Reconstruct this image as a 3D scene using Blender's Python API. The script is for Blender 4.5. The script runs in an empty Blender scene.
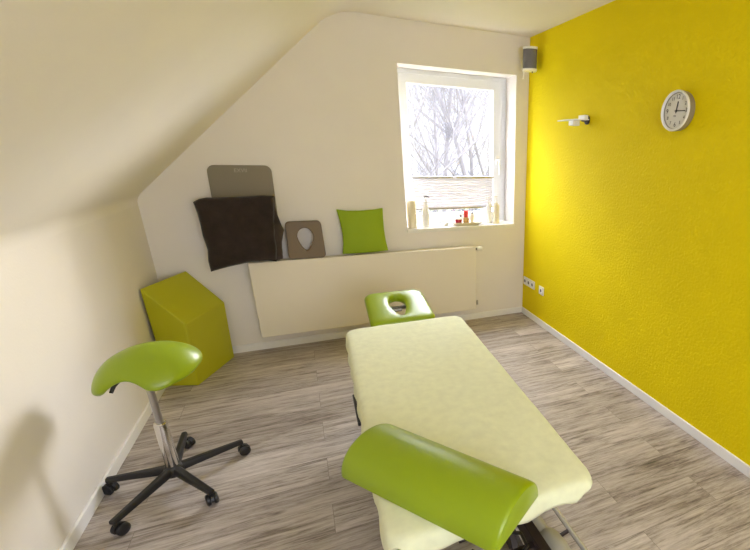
import bpy, bmesh, math, random
from mathutils import Vector, Matrix, noise
random.seed(7)
C = bpy.context.scene.collection
PI = math.pi
H = 2.5          # room height
S = 1.572        # x (negative) where flat ceiling meets the slope
W = 2.956        # x (negative) of the knee wall at the window end
LA = 0.0295      # knee wall runs slightly outwards
K = 1.231        # knee wall height
FRONT = -5.2     # wall behind the viewer

# ------------------------------------------------------------------ materials
def newmat(name):
    m = bpy.data.materials.new(name); m.use_nodes = True
    nt = m.node_tree; nt.nodes.clear()
    out = nt.nodes.new('ShaderNodeOutputMaterial'); b = nt.nodes.new('ShaderNodeBsdfPrincipled')
    nt.links.new(b.outputs[0], out.inputs[0])
    return m, nt, b
def node(nt, t, **kw):
    n = nt.nodes.new(t)
    for k, v in kw.items():
        if k.startswith('i_'):
            n.inputs[k[2:].replace('_', ' ')].default_value = v
        else: setattr(n, k, v)
    return n
def mat(name, col, rough=.5, metal=0., bump=0., scale=60., var=0., vscale=4., coat=0., detail=4., spec=.5, dist=.002, sheen=0.):
    m, nt, b = newmat(name)
    b.inputs['Roughness'].default_value = rough; b.inputs['Metallic'].default_value = metal
    b.inputs['Specular IOR Level'].default_value = spec
    b.inputs['Coat Weight'].default_value = coat; b.inputs['Coat Roughness'].default_value = .30
    b.inputs['Sheen Weight'].default_value = sheen
    tc = node(nt, 'ShaderNodeTexCoord')
    n = node(nt, 'ShaderNodeTexNoise', i_Scale=vscale, i_Detail=4.)
    nt.links.new(tc.outputs['Object'], n.inputs['Vector'])
    r = node(nt, 'ShaderNodeValToRGB')
    r.color_ramp.elements[0].position = .3; r.color_ramp.elements[1].position = .7
    r.color_ramp.elements[0].color = [c*(1-var) for c in col]+[1]
    r.color_ramp.elements[1].color = [min(1, c*(1+var)) for c in col]+[1]
    nt.links.new(n.outputs['Fac'], r.inputs[0]); nt.links.new(r.outputs[0], b.inputs['Base Color'])
    if bump:
        n2 = node(nt, 'ShaderNodeTexNoise', i_Scale=scale, i_Detail=detail)
        nt.links.new(tc.outputs['Object'], n2.inputs['Vector'])
        bp = node(nt, 'ShaderNodeBump', i_Strength=bump, i_Distance=dist)
        nt.links.new(n2.outputs['Fac'], bp.inputs['Height']); nt.links.new(bp.outputs[0], b.inputs['Normal'])
    return m
M = {}
M['wall'] = mat('white_wallpaper', (.81,.77,.725), .8, bump=.35, scale=90, var=.012, dist=.002)
M['ceil'] = mat('white_ceiling_paint', (.83,.79,.745), .85, bump=.25, scale=110, var=.01, dist=.0015)
M['yellow'] = mat('yellow_textured_wallpaper', (.79,.63,.001), .75, spec=.15, bump=1.0, scale=60, var=.02, dist=.006, detail=3)
M['skirt'] = mat('white_skirting', (.86,.85,.84), .4)
M['frame'] = mat('white_window_plastic', (.82,.84,.88), .3)
M['sill'] = mat('white_sill', (.82,.81,.78), .25)
M['radiator'] = mat('cream_radiator_enamel', (.80,.745,.63), .35)
M['white'] = mat('white_plastic', (.85,.84,.81), .35)
M['cream'] = mat('cream_plastic', (.80,.73,.55), .4)
M['grey'] = mat('grey_grille', (.16,.155,.17), .6, bump=.5, scale=900)
M['vinyl'] = mat('lime_green_vinyl', (.26,.365,.002), .37, coat=.14, spec=.5, bump=.12, scale=500, var=.02, dist=.0006)
M['wedge'] = mat('olive_lime_vinyl', (.46,.46,.006), .5, bump=.1, scale=400, var=.02, dist=.0006)
M['pillow'] = mat('green_pillow_fabric', (.27,.39,.005), .75, bump=.4, scale=500, var=.03, dist=.001)
M['sheet'] = mat('pale_lime_towelling', (.76,.79,.54), .9, bump=.6, scale=28, var=.05, vscale=24, dist=.004, sheen=.2, detail=8)
M['black'] = mat('black_plastic', (.012,.011,.012), .4)
M['chrome'] = mat('chrome', (.72,.70,.68), .14, metal=1)
M['steel'] = mat('brushed_steel', (.42,.40,.38), .3, metal=1)
M['rail'] = mat('bright_steel_tube', (.62,.61,.60), .25, metal=.55)
M['darkmetal'] = mat('dark_steel', (.03,.018,.018), .45)
M['motor'] = mat('warm_grey_housing', (.40,.38,.32), .5)
M['foam'] = mat('taupe_foam', (.20,.155,.115), .85, bump=.4, scale=220, var=.05, dist=.001)
M['pad'] = mat('grey_foam_pad', (.235,.205,.155), .7, bump=.25, scale=260, var=.03, dist=.001)
M['logo'] = mat('pale_print', (.42,.39,.32), .6)
M['plush'] = mat('dark_brown_plush', (.024,.014,.010), .95, bump=.9, scale=130, var=.35, vscale=14, dist=.004, sheen=.15)
M['plush2'] = mat('dark_taupe_plush', (.050,.035,.026), .95, bump=.9, scale=130, var=.35, vscale=14, dist=.004, sheen=.15)
M['face'] = mat('clock_face_paper', (.72,.71,.67), .5)
M['rim'] = mat('silver_rim', (.33,.29,.22), .4, metal=.3)
M['ink'] = mat('black_ink', (.02,.02,.02), .5)
M['red'] = mat('red_plastic', (.62,.03,.02), .3)
M['darkred'] = mat('crimson_wax', (.30,.006,.02), .25)
M['amber'] = mat('amber_liquid', (.50,.30,.10), .15)
M['bark'] = mat('pale_bark', (.12,.112,.118), .9, var=.25, vscale=6)
M['grass'] = mat('meadow_grass', (.06,.07,.02), .95, var=.3, vscale=1.2)
M['twigs'] = mat('pale_twigs', (.06,.062,.08), .9, var=.2)
def glass_mat(name, tint=(1,1,1,1), gl=.08):
    m = bpy.data.materials.new(name); m.use_nodes = True; nt = m.node_tree; nt.nodes.clear()
    out = nt.nodes.new('ShaderNodeOutputMaterial'); mx = nt.nodes.new('ShaderNodeMixShader')
    t = nt.nodes.new('ShaderNodeBsdfTransparent'); g = nt.nodes.new('ShaderNodeBsdfGlossy')
    t.inputs[0].default_value = tint; g.inputs['Roughness'].default_value = .03
    mx.inputs[0].default_value = gl
    nt.links.new(t.outputs[0], mx.inputs[1]); nt.links.new(g.outputs[0], mx.inputs[2]); nt.links.new(mx.outputs[0], out.inputs[0])
    return m
M['glass'] = glass_mat('window_glass', gl=.05)
M['frosted'] = glass_mat('clear_lamp_glass', (.92,.96,.95,1), .25)
def blind_mat():
    m = bpy.data.materials.new('pleated_blind_fabric'); m.use_nodes = True; nt = m.node_tree; nt.nodes.clear()
    out = nt.nodes.new('ShaderNodeOutputMaterial'); mx = nt.nodes.new('ShaderNodeMixShader')
    d = nt.nodes.new('ShaderNodeBsdfDiffuse'); t = nt.nodes.new('ShaderNodeBsdfTranslucent')
    d.inputs[0].default_value = (.74,.72,.76,1); t.inputs[0].default_value = (.5,.49,.52,1); mx.inputs[0].default_value = .06
    nt.links.new(d.outputs[0], mx.inputs[1]); nt.links.new(t.outputs[0], mx.inputs[2]); nt.links.new(mx.outputs[0], out.inputs[0])
    return m
M['blind'] = blind_mat()
def floor_mat():
    m, nt, b = newmat('grey_oak_laminate')
    L = nt.links.new
    tc = node(nt, 'ShaderNodeTexCoord')
    br = node(nt, 'ShaderNodeTexBrick', offset=.37, offset_frequency=2)
    br.inputs['Color1'].default_value = (0,0,0,1); br.inputs['Color2'].default_value = (1,1,1,1); br.inputs['Mortar'].default_value = (.5,.5,.5,1)
    br.inputs['Scale'].default_value = 1; br.inputs['Brick Width'].default_value = 1.25; br.inputs['Row Height'].default_value = .185
    br.inputs['Mortar Size'].default_value = .0010; br.inputs['Mortar Smooth'].default_value = .3
    L(tc.outputs['Object'], br.inputs['Vector'])
    # each plank shifts the grain pattern
    mul = node(nt, 'ShaderNodeVectorMath', operation='MULTIPLY'); mul.inputs[1].default_value = (7,13,5)
    L(br.outputs['Color'], mul.inputs[0])
    add = node(nt, 'ShaderNodeVectorMath', operation='ADD'); L(tc.outputs['Object'], add.inputs[0]); L(mul.outputs[0], add.inputs[1])
    def grain(sx, sy, det, dist, rough=.6):
        mp = node(nt, 'ShaderNodeMapping'); mp.inputs['Scale'].default_value = (sx, sy, 1); L(add.outputs[0], mp.inputs['Vector'])
        n = node(nt, 'ShaderNodeTexNoise'); n.inputs['Scale'].default_value = 1; n.inputs['Detail'].default_value = det
        n.inputs['Distortion'].default_value = dist; n.inputs['Roughness'].default_value = rough
        L(mp.outputs[0], n.inputs['Vector']); return n
    g1 = grain(2.3, 34, 8, 1.0, .68); g2 = grain(11, 105, 8, .6, .75); g3 = grain(1.1, 7, 3, 1.2)
    r1 = node(nt, 'ShaderNodeValToRGB'); e = r1.color_ramp.elements
    e[0].position = .36; e[0].color = (.065,.058,.048,1); e[1].position = .60; e[1].color = (.62,.565,.53,1)
    k = e.new(.43); k.color = (.225,.185,.160,1); k = e.new(.50); k.color = (.43,.38,.345,1)
    mixf = node(nt, 'ShaderNodeMath', operation='MULTIPLY_ADD'); mixf.inputs[1].default_value = .42
    m2 = node(nt, 'ShaderNodeMath', operation='MULTIPLY_ADD'); m2.inputs[1].default_value = .33
    m3 = node(nt, 'ShaderNodeMath', operation='MULTIPLY'); m3.inputs[1].default_value = .25
    L(g3.outputs['Fac'], m3.inputs[0]); L(g2.outputs['Fac'], m2.inputs[0]); L(m3.outputs[0], m2.inputs[2])
    L(g1.outputs['Fac'], mixf.inputs[0]); L(m2.outputs[0], mixf.inputs[2]); L(mixf.outputs[0], r1.inputs[0])
    # knots
    mpk = node(nt, 'ShaderNodeMapping'); mpk.inputs['Scale'].default_value = (1.5, 4.2, 1); L(add.outputs[0], mpk.inputs['Vector'])
    vo = node(nt, 'ShaderNodeTexVoronoi'); vo.inputs['Scale'].default_value = 1.15; L(mpk.outputs[0], vo.inputs['Vector'])
    rk = node(nt, 'ShaderNodeValToRGB'); rk.color_ramp.elements[0].position = .0; rk.color_ramp.elements[1].position = .085
    rk.color_ramp.elements[0].color = (.32,.28,.25,1); rk.color_ramp.elements[1].color = (1,1,1,1)
    L(vo.outputs['Distance'], rk.inputs[0])
    mk = node(nt, 'ShaderNodeMixRGB', blend_type='MULTIPLY'); mk.inputs[0].default_value = 1
    L(r1.outputs[0], mk.inputs[1]); L(rk.outputs[0], mk.inputs[2])
    # plank tone
    rt = node(nt, 'ShaderNodeValToRGB'); rt.color_ramp.elements[0].color = (.84,.82,.80,1); rt.color_ramp.elements[1].color = (1.1,1.1,1.1,1)
    L(br.outputs['Color'], rt.inputs[0])
    mt = node(nt, 'ShaderNodeMixRGB', blend_type='MULTIPLY'); mt.inputs[0].default_value = 1
    L(mk.outputs[0], mt.inputs[1]); L(rt.outputs[0], mt.inputs[2])
    mm = node(nt, 'ShaderNodeMixRGB', blend_type='MIX'); mm.inputs[2].default_value = (.17,.14,.12,1)
    L(br.outputs['Fac'], mm.inputs[0]); L(mt.outputs[0], mm.inputs[1]); L(mm.outputs[0], b.inputs['Base Color'])
    b.inputs['Roughness'].default_value = .5
    bp = node(nt, 'ShaderNodeBump'); bp.inputs['Strength'].default_value = .25; bp.inputs['Distance'].default_value = .002
    L(g2.outputs['Fac'], bp.inputs['Height']); L(bp.outputs[0], b.inputs['Normal'])
    return m
M['floor'] = floor_mat()

# ------------------------------------------------------------------ mesh helpers (world coordinates)
def bx(bm, x0, x1, y0, y1, z0, z1, T=None):
    vs = [Vector((x, y, z)) for x in (x0, x1) for y in (y0, y1) for z in (z0, z1)]
    if T: vs = [T @ v for v in vs]
    v = [bm.verts.new(p) for p in vs]
    for f in ((0,1,3,2),(4,6,7,5),(0,4,5,1),(2,3,7,6),(0,2,6,4),(1,5,7,3)):
        bm.faces.new([v[i] for i in f])
    return v
def loft(bm, rings, cap=True, close=True):
    R_ = [[bm.verts.new(p) for p in r] for r in rings]
    n = len(R_[0])
    for a, b in zip(R_, R_[1:]):
        for i in range(n if close else n-1):
            j = (i+1) % n
            bm.faces.new((a[i], a[j], b[j], b[i]))
    if cap and close:
        bm.faces.new(list(reversed(R_[0]))); bm.faces.new(R_[-1])
    return R_
def frame_of(d):
    d = d.normalized(); a = Vector((0,0,1)) if abs(d.z) < .9 else Vector((1,0,0))
    u = d.cross(a).normalized(); return u, u.cross(d).normalized()
def tube(bm, pts, r, n=12, cap=True):
    pts = [Vector(p) for p in pts]; rs = r if isinstance(r, (list, tuple)) else [r]*len(pts)
    rings = []; u = None
    for i, p in enumerate(pts):
        d = (pts[min(i+1, len(pts)-1)]-pts[max(i-1, 0)]).normalized()
        if u is None: u, v = frame_of(d)
        else:
            u = (u-d*u.dot(d)).normalized(); v = d.cross(u).normalized()*(-1); 
        v = u.cross(d).normalized()
        rings.append([p+(u*math.cos(2*PI*k/n)+v*math.sin(2*PI*k/n))*rs[i] for k in range(n)])
    loft(bm, rings, cap)
def lathe(bm, base, prof, axis=(0,0,1), n=32, cap=True):
    base = Vector(base); ax = Vector(axis).normalized(); u, v = frame_of(ax)
    loft(bm, [[base+ax*h+(u*math.cos(2*PI*k/n)+v*math.sin(2*PI*k/n))*max(r, 1e-5) for k in range(n)] for r, h in prof], cap)
def prism(bm, pts, vec):
    vec = Vector(vec); loft(bm, [[Vector(p) for p in pts], [Vector(p)+vec for p in pts]])
def rrect(w, h, r, n=8):
    o = []
    for cx, cy, a0 in ((w/2-r, h/2-r, 0), (-w/2+r, h/2-r, PI/2), (-w/2+r, -h/2+r, PI), (w/2-r, -h/2+r, 1.5*PI)):
        for k in range(n+1):
            a = a0+PI/2*k/n; o.append((cx+r*math.cos(a), cy+r*math.sin(a)))
    return o
def obj(name, bm, m, parent=None, smooth=True, bevel=0., seg=3, sub=0, angle=40):
    bmesh.ops.recalc_face_normals(bm, faces=bm.faces)
    if parent is None:
        xs = [v.co for v in bm.verts]
        lo = Vector([min(c[i] for c in xs) for i in range(3)]); hi = Vector([max(c[i] for c in xs) for i in range(3)])
        org = Vector(((lo.x+hi.x)/2, (lo.y+hi.y)/2, lo.z))
    else:
        org = Vector((0,0,0)); p = parent
        while p: org += Vector(p.location); p = p.parent
    for v in bm.verts: v.co -= org
    if smooth:
        for f in bm.faces: f.smooth = True
        for e in bm.edges:
            if len(e.link_faces) == 2 and e.calc_face_angle(0) > math.radians(angle): e.smooth = False
    me = bpy.data.meshes.new(name); bm.to_mesh(me); bm.free()
    o = bpy.data.objects.new(name, me); C.objects.link(o); me.materials.append(m)
    if parent: o.parent = parent
    else: o.location = org
    if bevel:
        b = o.modifiers.new('bevel', 'BEVEL'); b.width = bevel; b.segments = seg; b.limit_method = 'ANGLE'; b.angle_limit = math.radians(35)
        b.harden_normals = False
    if sub:
        s = o.modifiers.new('sub', 'SUBSURF'); s.levels = s.render_levels = sub
    return o
def thing(name, label, cat, loc=(0,0,0), group=None):
    o = bpy.data.objects.new(name, None); C.objects.link(o); o.location = loc; o.empty_display_size = .05
    o['label'] = label; o['category'] = cat
    if group: o['group'] = group
    return o
def tag(o, label, cat, group=None):
    o['label'] = label; o['category'] = cat
    if group: o['group'] = group
    return o
def struct(name, bm, m, parent=None, **k):
    o = obj(name, bm, m, parent, **k)
    if parent is None: o['kind'] = 'structure'
    return o
def nb(): return bmesh.new()

# ------------------------------------------------------------------ the room shell
bm = nb(); bx(bm, -3.4, .3, FRONT-.3, .3, -.12, 0); struct('floor', bm, M['floor'], smooth=False)
# window wall with the window opening
WX0, WX1, WZ0, WZ1, WD = -1.146, -.122, .905, 2.203, .32
bm = nb()
bx(bm, -3.4, WX0, 0, WD, 0, 2.8); bx(bm, WX1, 0, 0, WD, 0, 2.8)
bx(bm, WX0, WX1, 0, WD, 0, WZ0); bx(bm, WX0, WX1, 0, WD, WZ1, 2.8)
struct('wall_back', bm, M['wall'], smooth=False)
bm = nb(); bx(bm, 0, .3, FRONT-.3, WD, 0, 2.8); struct('wall_right', bm, M['yellow'], smooth=False)
lx = lambda y: -W+LA*y     # y is negative towards the viewer
bm = nb(); prism(bm, [(lx(0), 0, 0), (lx(FRONT), FRONT, 0), (-3.4, FRONT, 0), (-3.4, 0, 0)], (0,0,K+.02)); struct('wall_left', bm, M['wall'], smooth=False)
# flat ceiling
bm = nb(); bx(bm, -S+.02, 0, FRONT, 0, H, H+.25); struct('ceiling', bm, M['ceil'], smooth=False)
# sloped ceiling with softly rounded joints
def slope_profile(y):
    a = Vector((lx(y), K)); b = Vector((-S, H)); d = (b-a).normalized()
    pts = [Vector((a.x, K-.05))]
    r = .05
    for k in range(9):   # knee joint
        t = k/8; p0 = a+Vector((0,-r)); p2 = a+d*r; pts.append((1-t)**2*p0+2*t*(1-t)*a+t*t*p2)
    r = .16
    for k in range(13):
        t = k/12; p0 = b-d*r; p2 = b+Vector((r, 0)); pts.append((1-t)**2*p0+2*t*(1-t)*b+t*t*p2)
    inner = [Vector((p.x, y, p.y)) for p in pts]
    outer = [Vector((p.x, y, p.z+.25)) for p in (inner[-1],)]+[Vector((-S-.1, y, H+.25)), Vector((-3.6, y, K+.2)), Vector((-3.6, y, K-.05))]
    return inner+outer
bm = nb(); loft(bm, [slope_profile(FRONT), slope_profile(0)])
o = struct('ceiling.001', bm, M['ceil'], angle=50)
# wall behind the viewer, with an added unseen window for fill light
FX0, FX1, FZ0, FZ1 = -2.15, -.55, .85, 2.15
bm = nb()
bx(bm, -3.4, FX0, FRONT-.3, FRONT, 0, 2.8); bx(bm, FX1, 0, FRONT-.3, FRONT, 0, 2.8)
bx(bm, FX0, FX1, FRONT-.3, FRONT, 0, FZ0); bx(bm, FX0, FX1, FRONT-.3, FRONT, FZ1, 2.8)
struct('wall_front', bm, M['wall'], smooth=False)
bm = nb()
for a in ((FX0, FX0+.07, FZ0, FZ1), (FX1-.07, FX1, FZ0, FZ1), (FX0+.07, FX1-.07, FZ0, FZ0+.07), (FX0+.07, FX1-.07, FZ1-.07, FZ1), ((FX0+FX1)/2-.05, (FX0+FX1)/2+.05, FZ0+.07, FZ1-.07)):
    bx(bm, a[0], a[1], FRONT-.2, FRONT-.13, a[2], a[3])
w2 = struct('fill_window', bm, M['frame'], bevel=.004)
bm = nb(); bx(bm, FX0+.07, FX1-.07, FRONT-.172, FRONT-.166, FZ0+.07, FZ1-.07); obj('window_glass', bm, M['glass'], w2, smooth=False)
# skirtings
bm = nb(); prism(bm, [(lx(0)+.0, 0, 0), (0, 0, 0), (0, -.014, 0), (lx(0), -.014, 0)], (0,0,.062)); struct('baseboard_back', bm, M['skirt'], bevel=.004)
bm = nb(); bx(bm, -.014, 0, FRONT, -.014, 0, .062); struct('baseboard_right', bm, M['skirt'], bevel=.004)
bm = nb(); prism(bm, [(lx(-.014), -.014, 0), (lx(FRONT), FRONT, 0), (lx(FRONT)+.014, FRONT, 0), (lx(-.014)+.014, -.014, 0)], (0,0,.062)); struct('baseboard_left', bm, M['skirt'], bevel=.004)

# window_1
def ring(bm, x0, x1, z0, z1, w, y0, y1, wr=None, wb=None):
    wr = wr or w; wb = wb or w
    o = [(x0,z0),(x1,z0),(x1,z1),(x0,z1)]; i = [(x0+w,z0+wb),(x1-wr,z0+wb),(x1-wr,z1-w),(x0+w,z1-w)]
    vo = [[bm.verts.new((p[0], y, p[1])) for p in o] for y in (y0, y1)]; vi = [[bm.verts.new((p[0], y, p[1])) for p in i] for y in (y0, y1)]
    for k in range(4):
        j = (k+1) % 4
        bm.faces.new((vo[0][k], vo[0][j], vi[0][j], vi[0][k])); bm.faces.new((vo[1][k], vi[1][k], vi[1][j], vo[1][j]))
        bm.faces.new((vo[0][k], vo[1][k], vo[1][j], vo[0][j])); bm.faces.new((vi[0][k], vi[0][j], vi[1][j], vi[1][k]))
bm = nb(); ring(bm, WX0, WX1, WZ0+.022, WZ1, .045, .215, .29)
w1 = struct('window_1', bm, M['frame'], bevel=.004)
bm = nb(); ring(bm, WX0+.035, WX1-.05, WZ0+.045, WZ1-.035, .075, .195, .27, wr=.085, wb=.07)
obj('window_sash', bm, M['frame'], w1, bevel=.006)
bm = nb(); bx(bm, -1.04, -.255, .232, .238, 1.0, 2.10); obj('window_glass', bm, M['glass'], w1, smooth=False)
bm = nb()
prism(bm, [(q[0]-.215, .194, q[1]+1.50) for q in rrect(.032, .075, .01, 4)], (0,-.012,0))
tube(bm, [(-.215,.182,1.50), (-.215,.150,1.50), (-.215,.143,1.488), (-.215,.143,1.37)], [.009,.009,.010,.008])
obj('window_handle', bm, M['white'], w1)
bm = nb(); bx(bm, WX0, WX1, -.03, .215, WZ0-.012, WZ0+.022)
for v in bm.verts:
    pass
struct('trim_1', bm, M['sill'], bevel=.004)
# pleated blind fixed to the sash
bl = thing('pleated_blind', 'white pleated blind drawn up over the lower part of the window', 'blind', (-.65, .175, 1.06))
bm = nb(); bx(bm, -1.035, -.262, .165, .19, 1.337, 1.352); obj('top_rail', bm, M['steel'], bl, bevel=.002)
bm = nb(); bx(bm, -1.035, -.262, .165, .19, 1.060, 1.074); obj('bottom_rail', bm, M['steel'], bl, bevel=.002)
bm = nb(); rows = []
for k in range(23):
    z = 1.074+(1.337-1.074)*k/22; rows.append([(-1.03, .172+(.012 if k % 2 else 0), z), (-.267, .172+(.012 if k % 2 else 0), z)])
loft(bm, rows, cap=False, close=False); obj('pleated_fabric', bm, M['blind'], bl, smooth=False)
bm = nb()
bm.free()
for x in (-1.0, -.29):
    bm = nb(); tube(bm, [(x, .192, 1.345), (x, .192, 2.09)], .0012, 6); obj('tension_cord', bm, M['white'], bl)
bm = nb(); bx(bm, -.665, -.635, .155, .166, 1.338, 1.350); obj('handle', bm, M['frame'], bl, bevel=.002)

# ------------------------------------------------------------------ things on the sill
SZ = WZ0+.022
t = thing('candle', 'thick cream pillar candle at the left end of the windowsill', 'candle', (-1.085, .055, SZ))
bm = nb(); lathe(bm, (-1.085,.055,SZ), [(.038,0),(.041,.004),(.041,.225),(.037,.236),(.030,.240),(.024,.236),(.012,.232),(.0,.231)]); obj('wax', bm, M['cream'], t)
bm = nb(); tube(bm, [(-1.085,.055,SZ+.231), (-1.084,.055,SZ+.243)], .0015, 6); obj('wick', bm, M['ink'], t)
def pump_bottle(x, y, r, h, m, label, dirx, spray=False, grp=None):
    t = thing('pump_bottle', label, 'bottle', (x, y, SZ), grp)
    bm = nb(); hh = h*.68
    if spray: prof = [(r*.92,0),(r,.005),(r,h*.38),(r*.92,h*.48),(r*.55,h*.62),(r*.42,h*.70),(r*.4,h*.74)]
    else: prof = [(r*.92,0),(r,.005),(r,hh*.9),(r*.9,hh*.97),(r*.5,hh*1.02),(r*.4,hh*1.06)]
    lathe(bm, (x,y,SZ), prof, n=28); obj('bottle_body', bm, m, t)
    z0 = SZ+prof[-1][1]
    bm = nb(); lathe(bm, (x,y,z0-.002), [(r*.45,0),(r*.45,.018),(r*.3,.022),(r*.14,.024),(r*.14,h-prof[-1][1]-.014)], n=20); obj('collar', bm, M['white'], t)
    bm = nb(); zt = SZ+h-.014
    tube(bm, [(x-dirx*.010,y,zt), (x+dirx*.010,y,zt+.002), (x+dirx*.030,y-.004,zt-.002), (x+dirx*.036,y-.005,zt-.010)], [.008,.008,.0045,.004], 10)
    obj('pump_head', bm, M['grey'] if spray else M['white'], t)
    return t
pump_bottle(-.955, .075, .037, .275, M['white'], 'white tapering spray bottle with grey nozzle beside the cream candle', 1, True)
pump_bottle(-.335, .11, .026, .245, M['white'], 'slim white pump bottle right of the dish, nearer the window handle side', -1)
pump_bottle(-.272, .075, .030, .265, M['cream'], 'translucent cream pump bottle at the right end of the windowsill', -1)
# dish with small containers
tx, ty = -.575, .06
bm = nb()
def dish_ring(w, d, z): return [(tx+w*math.copysign(abs(math.cos(a))**.6, math.cos(a)), ty+d*math.copysign(abs(math.sin(a))**.6, math.sin(a)), SZ+z) for a in [2*PI*k/40 for k in range(40)]]
loft(bm, [dish_ring(.11,.045,0), dish_ring(.125,.055,.006), dish_ring(.165,.075,.030), dish_ring(.168,.077,.032), dish_ring(.160,.070,.031), dish_ring(.120,.050,.009)])
tag(obj('dish', bm, M['cream'], angle=60), 'shallow cream oval dish on the windowsill holding small jars', 'dish')
DZ = SZ+.0095
t = thing('jar', 'small clear jar of crimson contents in the dish', 'jar', (-.66, .05, DZ))
bm = nb(); lathe(bm, (-.66,.05,DZ), [(.026,0),(.030,.004),(.030,.040),(.027,.046)]); obj('jar_body', bm, M['darkred'], t)
bm = nb(); lathe(bm, (-.66,.05,DZ+.0465), [(.031,0),(.031,.012),(.029,.014)]); obj('lid', bm, M['white'], t)
t = thing('glass_bottle', 'small amber bottle with bright red cap standing in the dish', 'bottle', (-.585, .055, DZ))
bm = nb(); lathe(bm, (-.585,.055,DZ), [(.024,0),(.027,.004),(.027,.045),(.022,.056),(.014,.062)]); obj('bottle_body', bm, M['amber'], t)
bm = nb(); lathe(bm, (-.585,.055,DZ+.0625), [(.019,0),(.019,.040),(.024,.044),(.024,.056),(.018,.060)]); obj('cap', bm, M['red'], t)
t = thing('dropper_bottle', 'narrow pale bottle with grey tip right of the red-capped bottle', 'bottle', (-.52, .065, DZ))
bm = nb(); lathe(bm, (-.52,.065,DZ), [(.017,0),(.019,.003),(.019,.065),(.012,.080),(.008,.090)]); obj('bottle_body', bm, M['cream'], t)
bm = nb(); lathe(bm, (-.52,.065,DZ+.0905), [(.009,0),(.009,.014),(.004,.024)]); obj('cap', bm, M['grey'], t)
t = thing('vial', 'tiny clear vial with grey cap between crimson jar and red-capped bottle', 'bottle', (-.624, .09, DZ))
bm = nb(); lathe(bm, (-.624,.09,DZ), [(.011,0),(.012,.002),(.012,.05),(.007,.06)], n=18); obj('bottle_body', bm, M['white'], t)
bm = nb(); lathe(bm, (-.624,.09,DZ+.0605), [(.009,0),(.009,.018)], n=18); obj('cap', bm, M['grey'], t)
bm = nb(); bx(bm, -.035,.035,-.02,.02,0,.008, Matrix.Translation((-.475,.06,DZ+.001)) @ Matrix.Rotation(.3,4,'Z')); tag(obj('soap_bar', bm, M['white'], bevel=.003), 'flat white packet lying at the right end of the dish', 'packet')
bm = nb(); lathe(bm, (-.775,.08,SZ), [(.022,0),(.025,.003),(.027,.03),(.024,.031),(.022,.005)], n=24); tag(obj('small_bowl', bm, M['white']), 'tiny white bowl on the windowsill just left of the dish', 'bowl')

# ------------------------------------------------------------------ radiator
rd = thing('radiator', 'long cream flat-panel radiator on the wall below the window', 'radiator', (-1.46, -.06, .14))
RX0, RX1, RZ0, RZ1 = -2.37, -.555, .143, .752
bm = nb(); bx(bm, RX0, RX1, -.120, -.108, RZ0, RZ1); obj('front_panel', bm, M['radiator'], rd, bevel=.004)
bm = nb()
bm.free()
for x in (RX0+.004, RX1-.008):
    bm = nb(); bx(bm, x, x+.004, -.1075, -.04, RZ0+.01, RZ1-.004); obj('side_cover', bm, M['radiator'], rd, bevel=.001)
bm = nb(); bx(bm, RX0+.008, RX1-.008, -.108, -.040, RZ1-.012, RZ1-.004)
obj('top_grille', bm, M['radiator'], rd, bevel=.001)
bm = nb(); bx(bm, RX0+.02, RX1-.02, -.050, -.042, RZ0+.02, RZ1-.03)
for k in range(44):
    x = RX0+.04+k*.0402; bx(bm, x, x+.018, -.10, -.052, RZ0+.03, RZ1-.04)
obj('convector_plates', bm, M['radiator'], rd, smooth=False)
bm = nb()
bm.free()
for x in (-2.1, -.8):
    bm = nb(); bx(bm, x-.02, x+.02, -.041, -.0005, .25, .68); obj('wall_bracket', bm, M['radiator'], rd)
tv = nb(); tube(tv, [(RX1-.004,-.085,.725), (-.548,-.085,.725), (-.535,-.085,.725)], [.014,.014,.011]); tvo = obj('thermostat_valve', tv, M['black'], rd)
bm = nb(); lathe(bm, (-.535,-.085,.725), [(.014,0),(.021,.006),(.022,.040),(.019,.052),(.012,.056)], axis=(1,0,0)); obj('thermostat_knob', bm, M['white'], tvo)
bm = nb(); tube(bm, [(RX1-.004,-.07,.19), (-.53,-.07,.19), (-.53,-.001,.19)], .010); tube(bm, [(-.53,-.07,.175), (-.53,-.07,.215)], .013); obj('return_valve', bm, M['steel'], rd)

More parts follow.
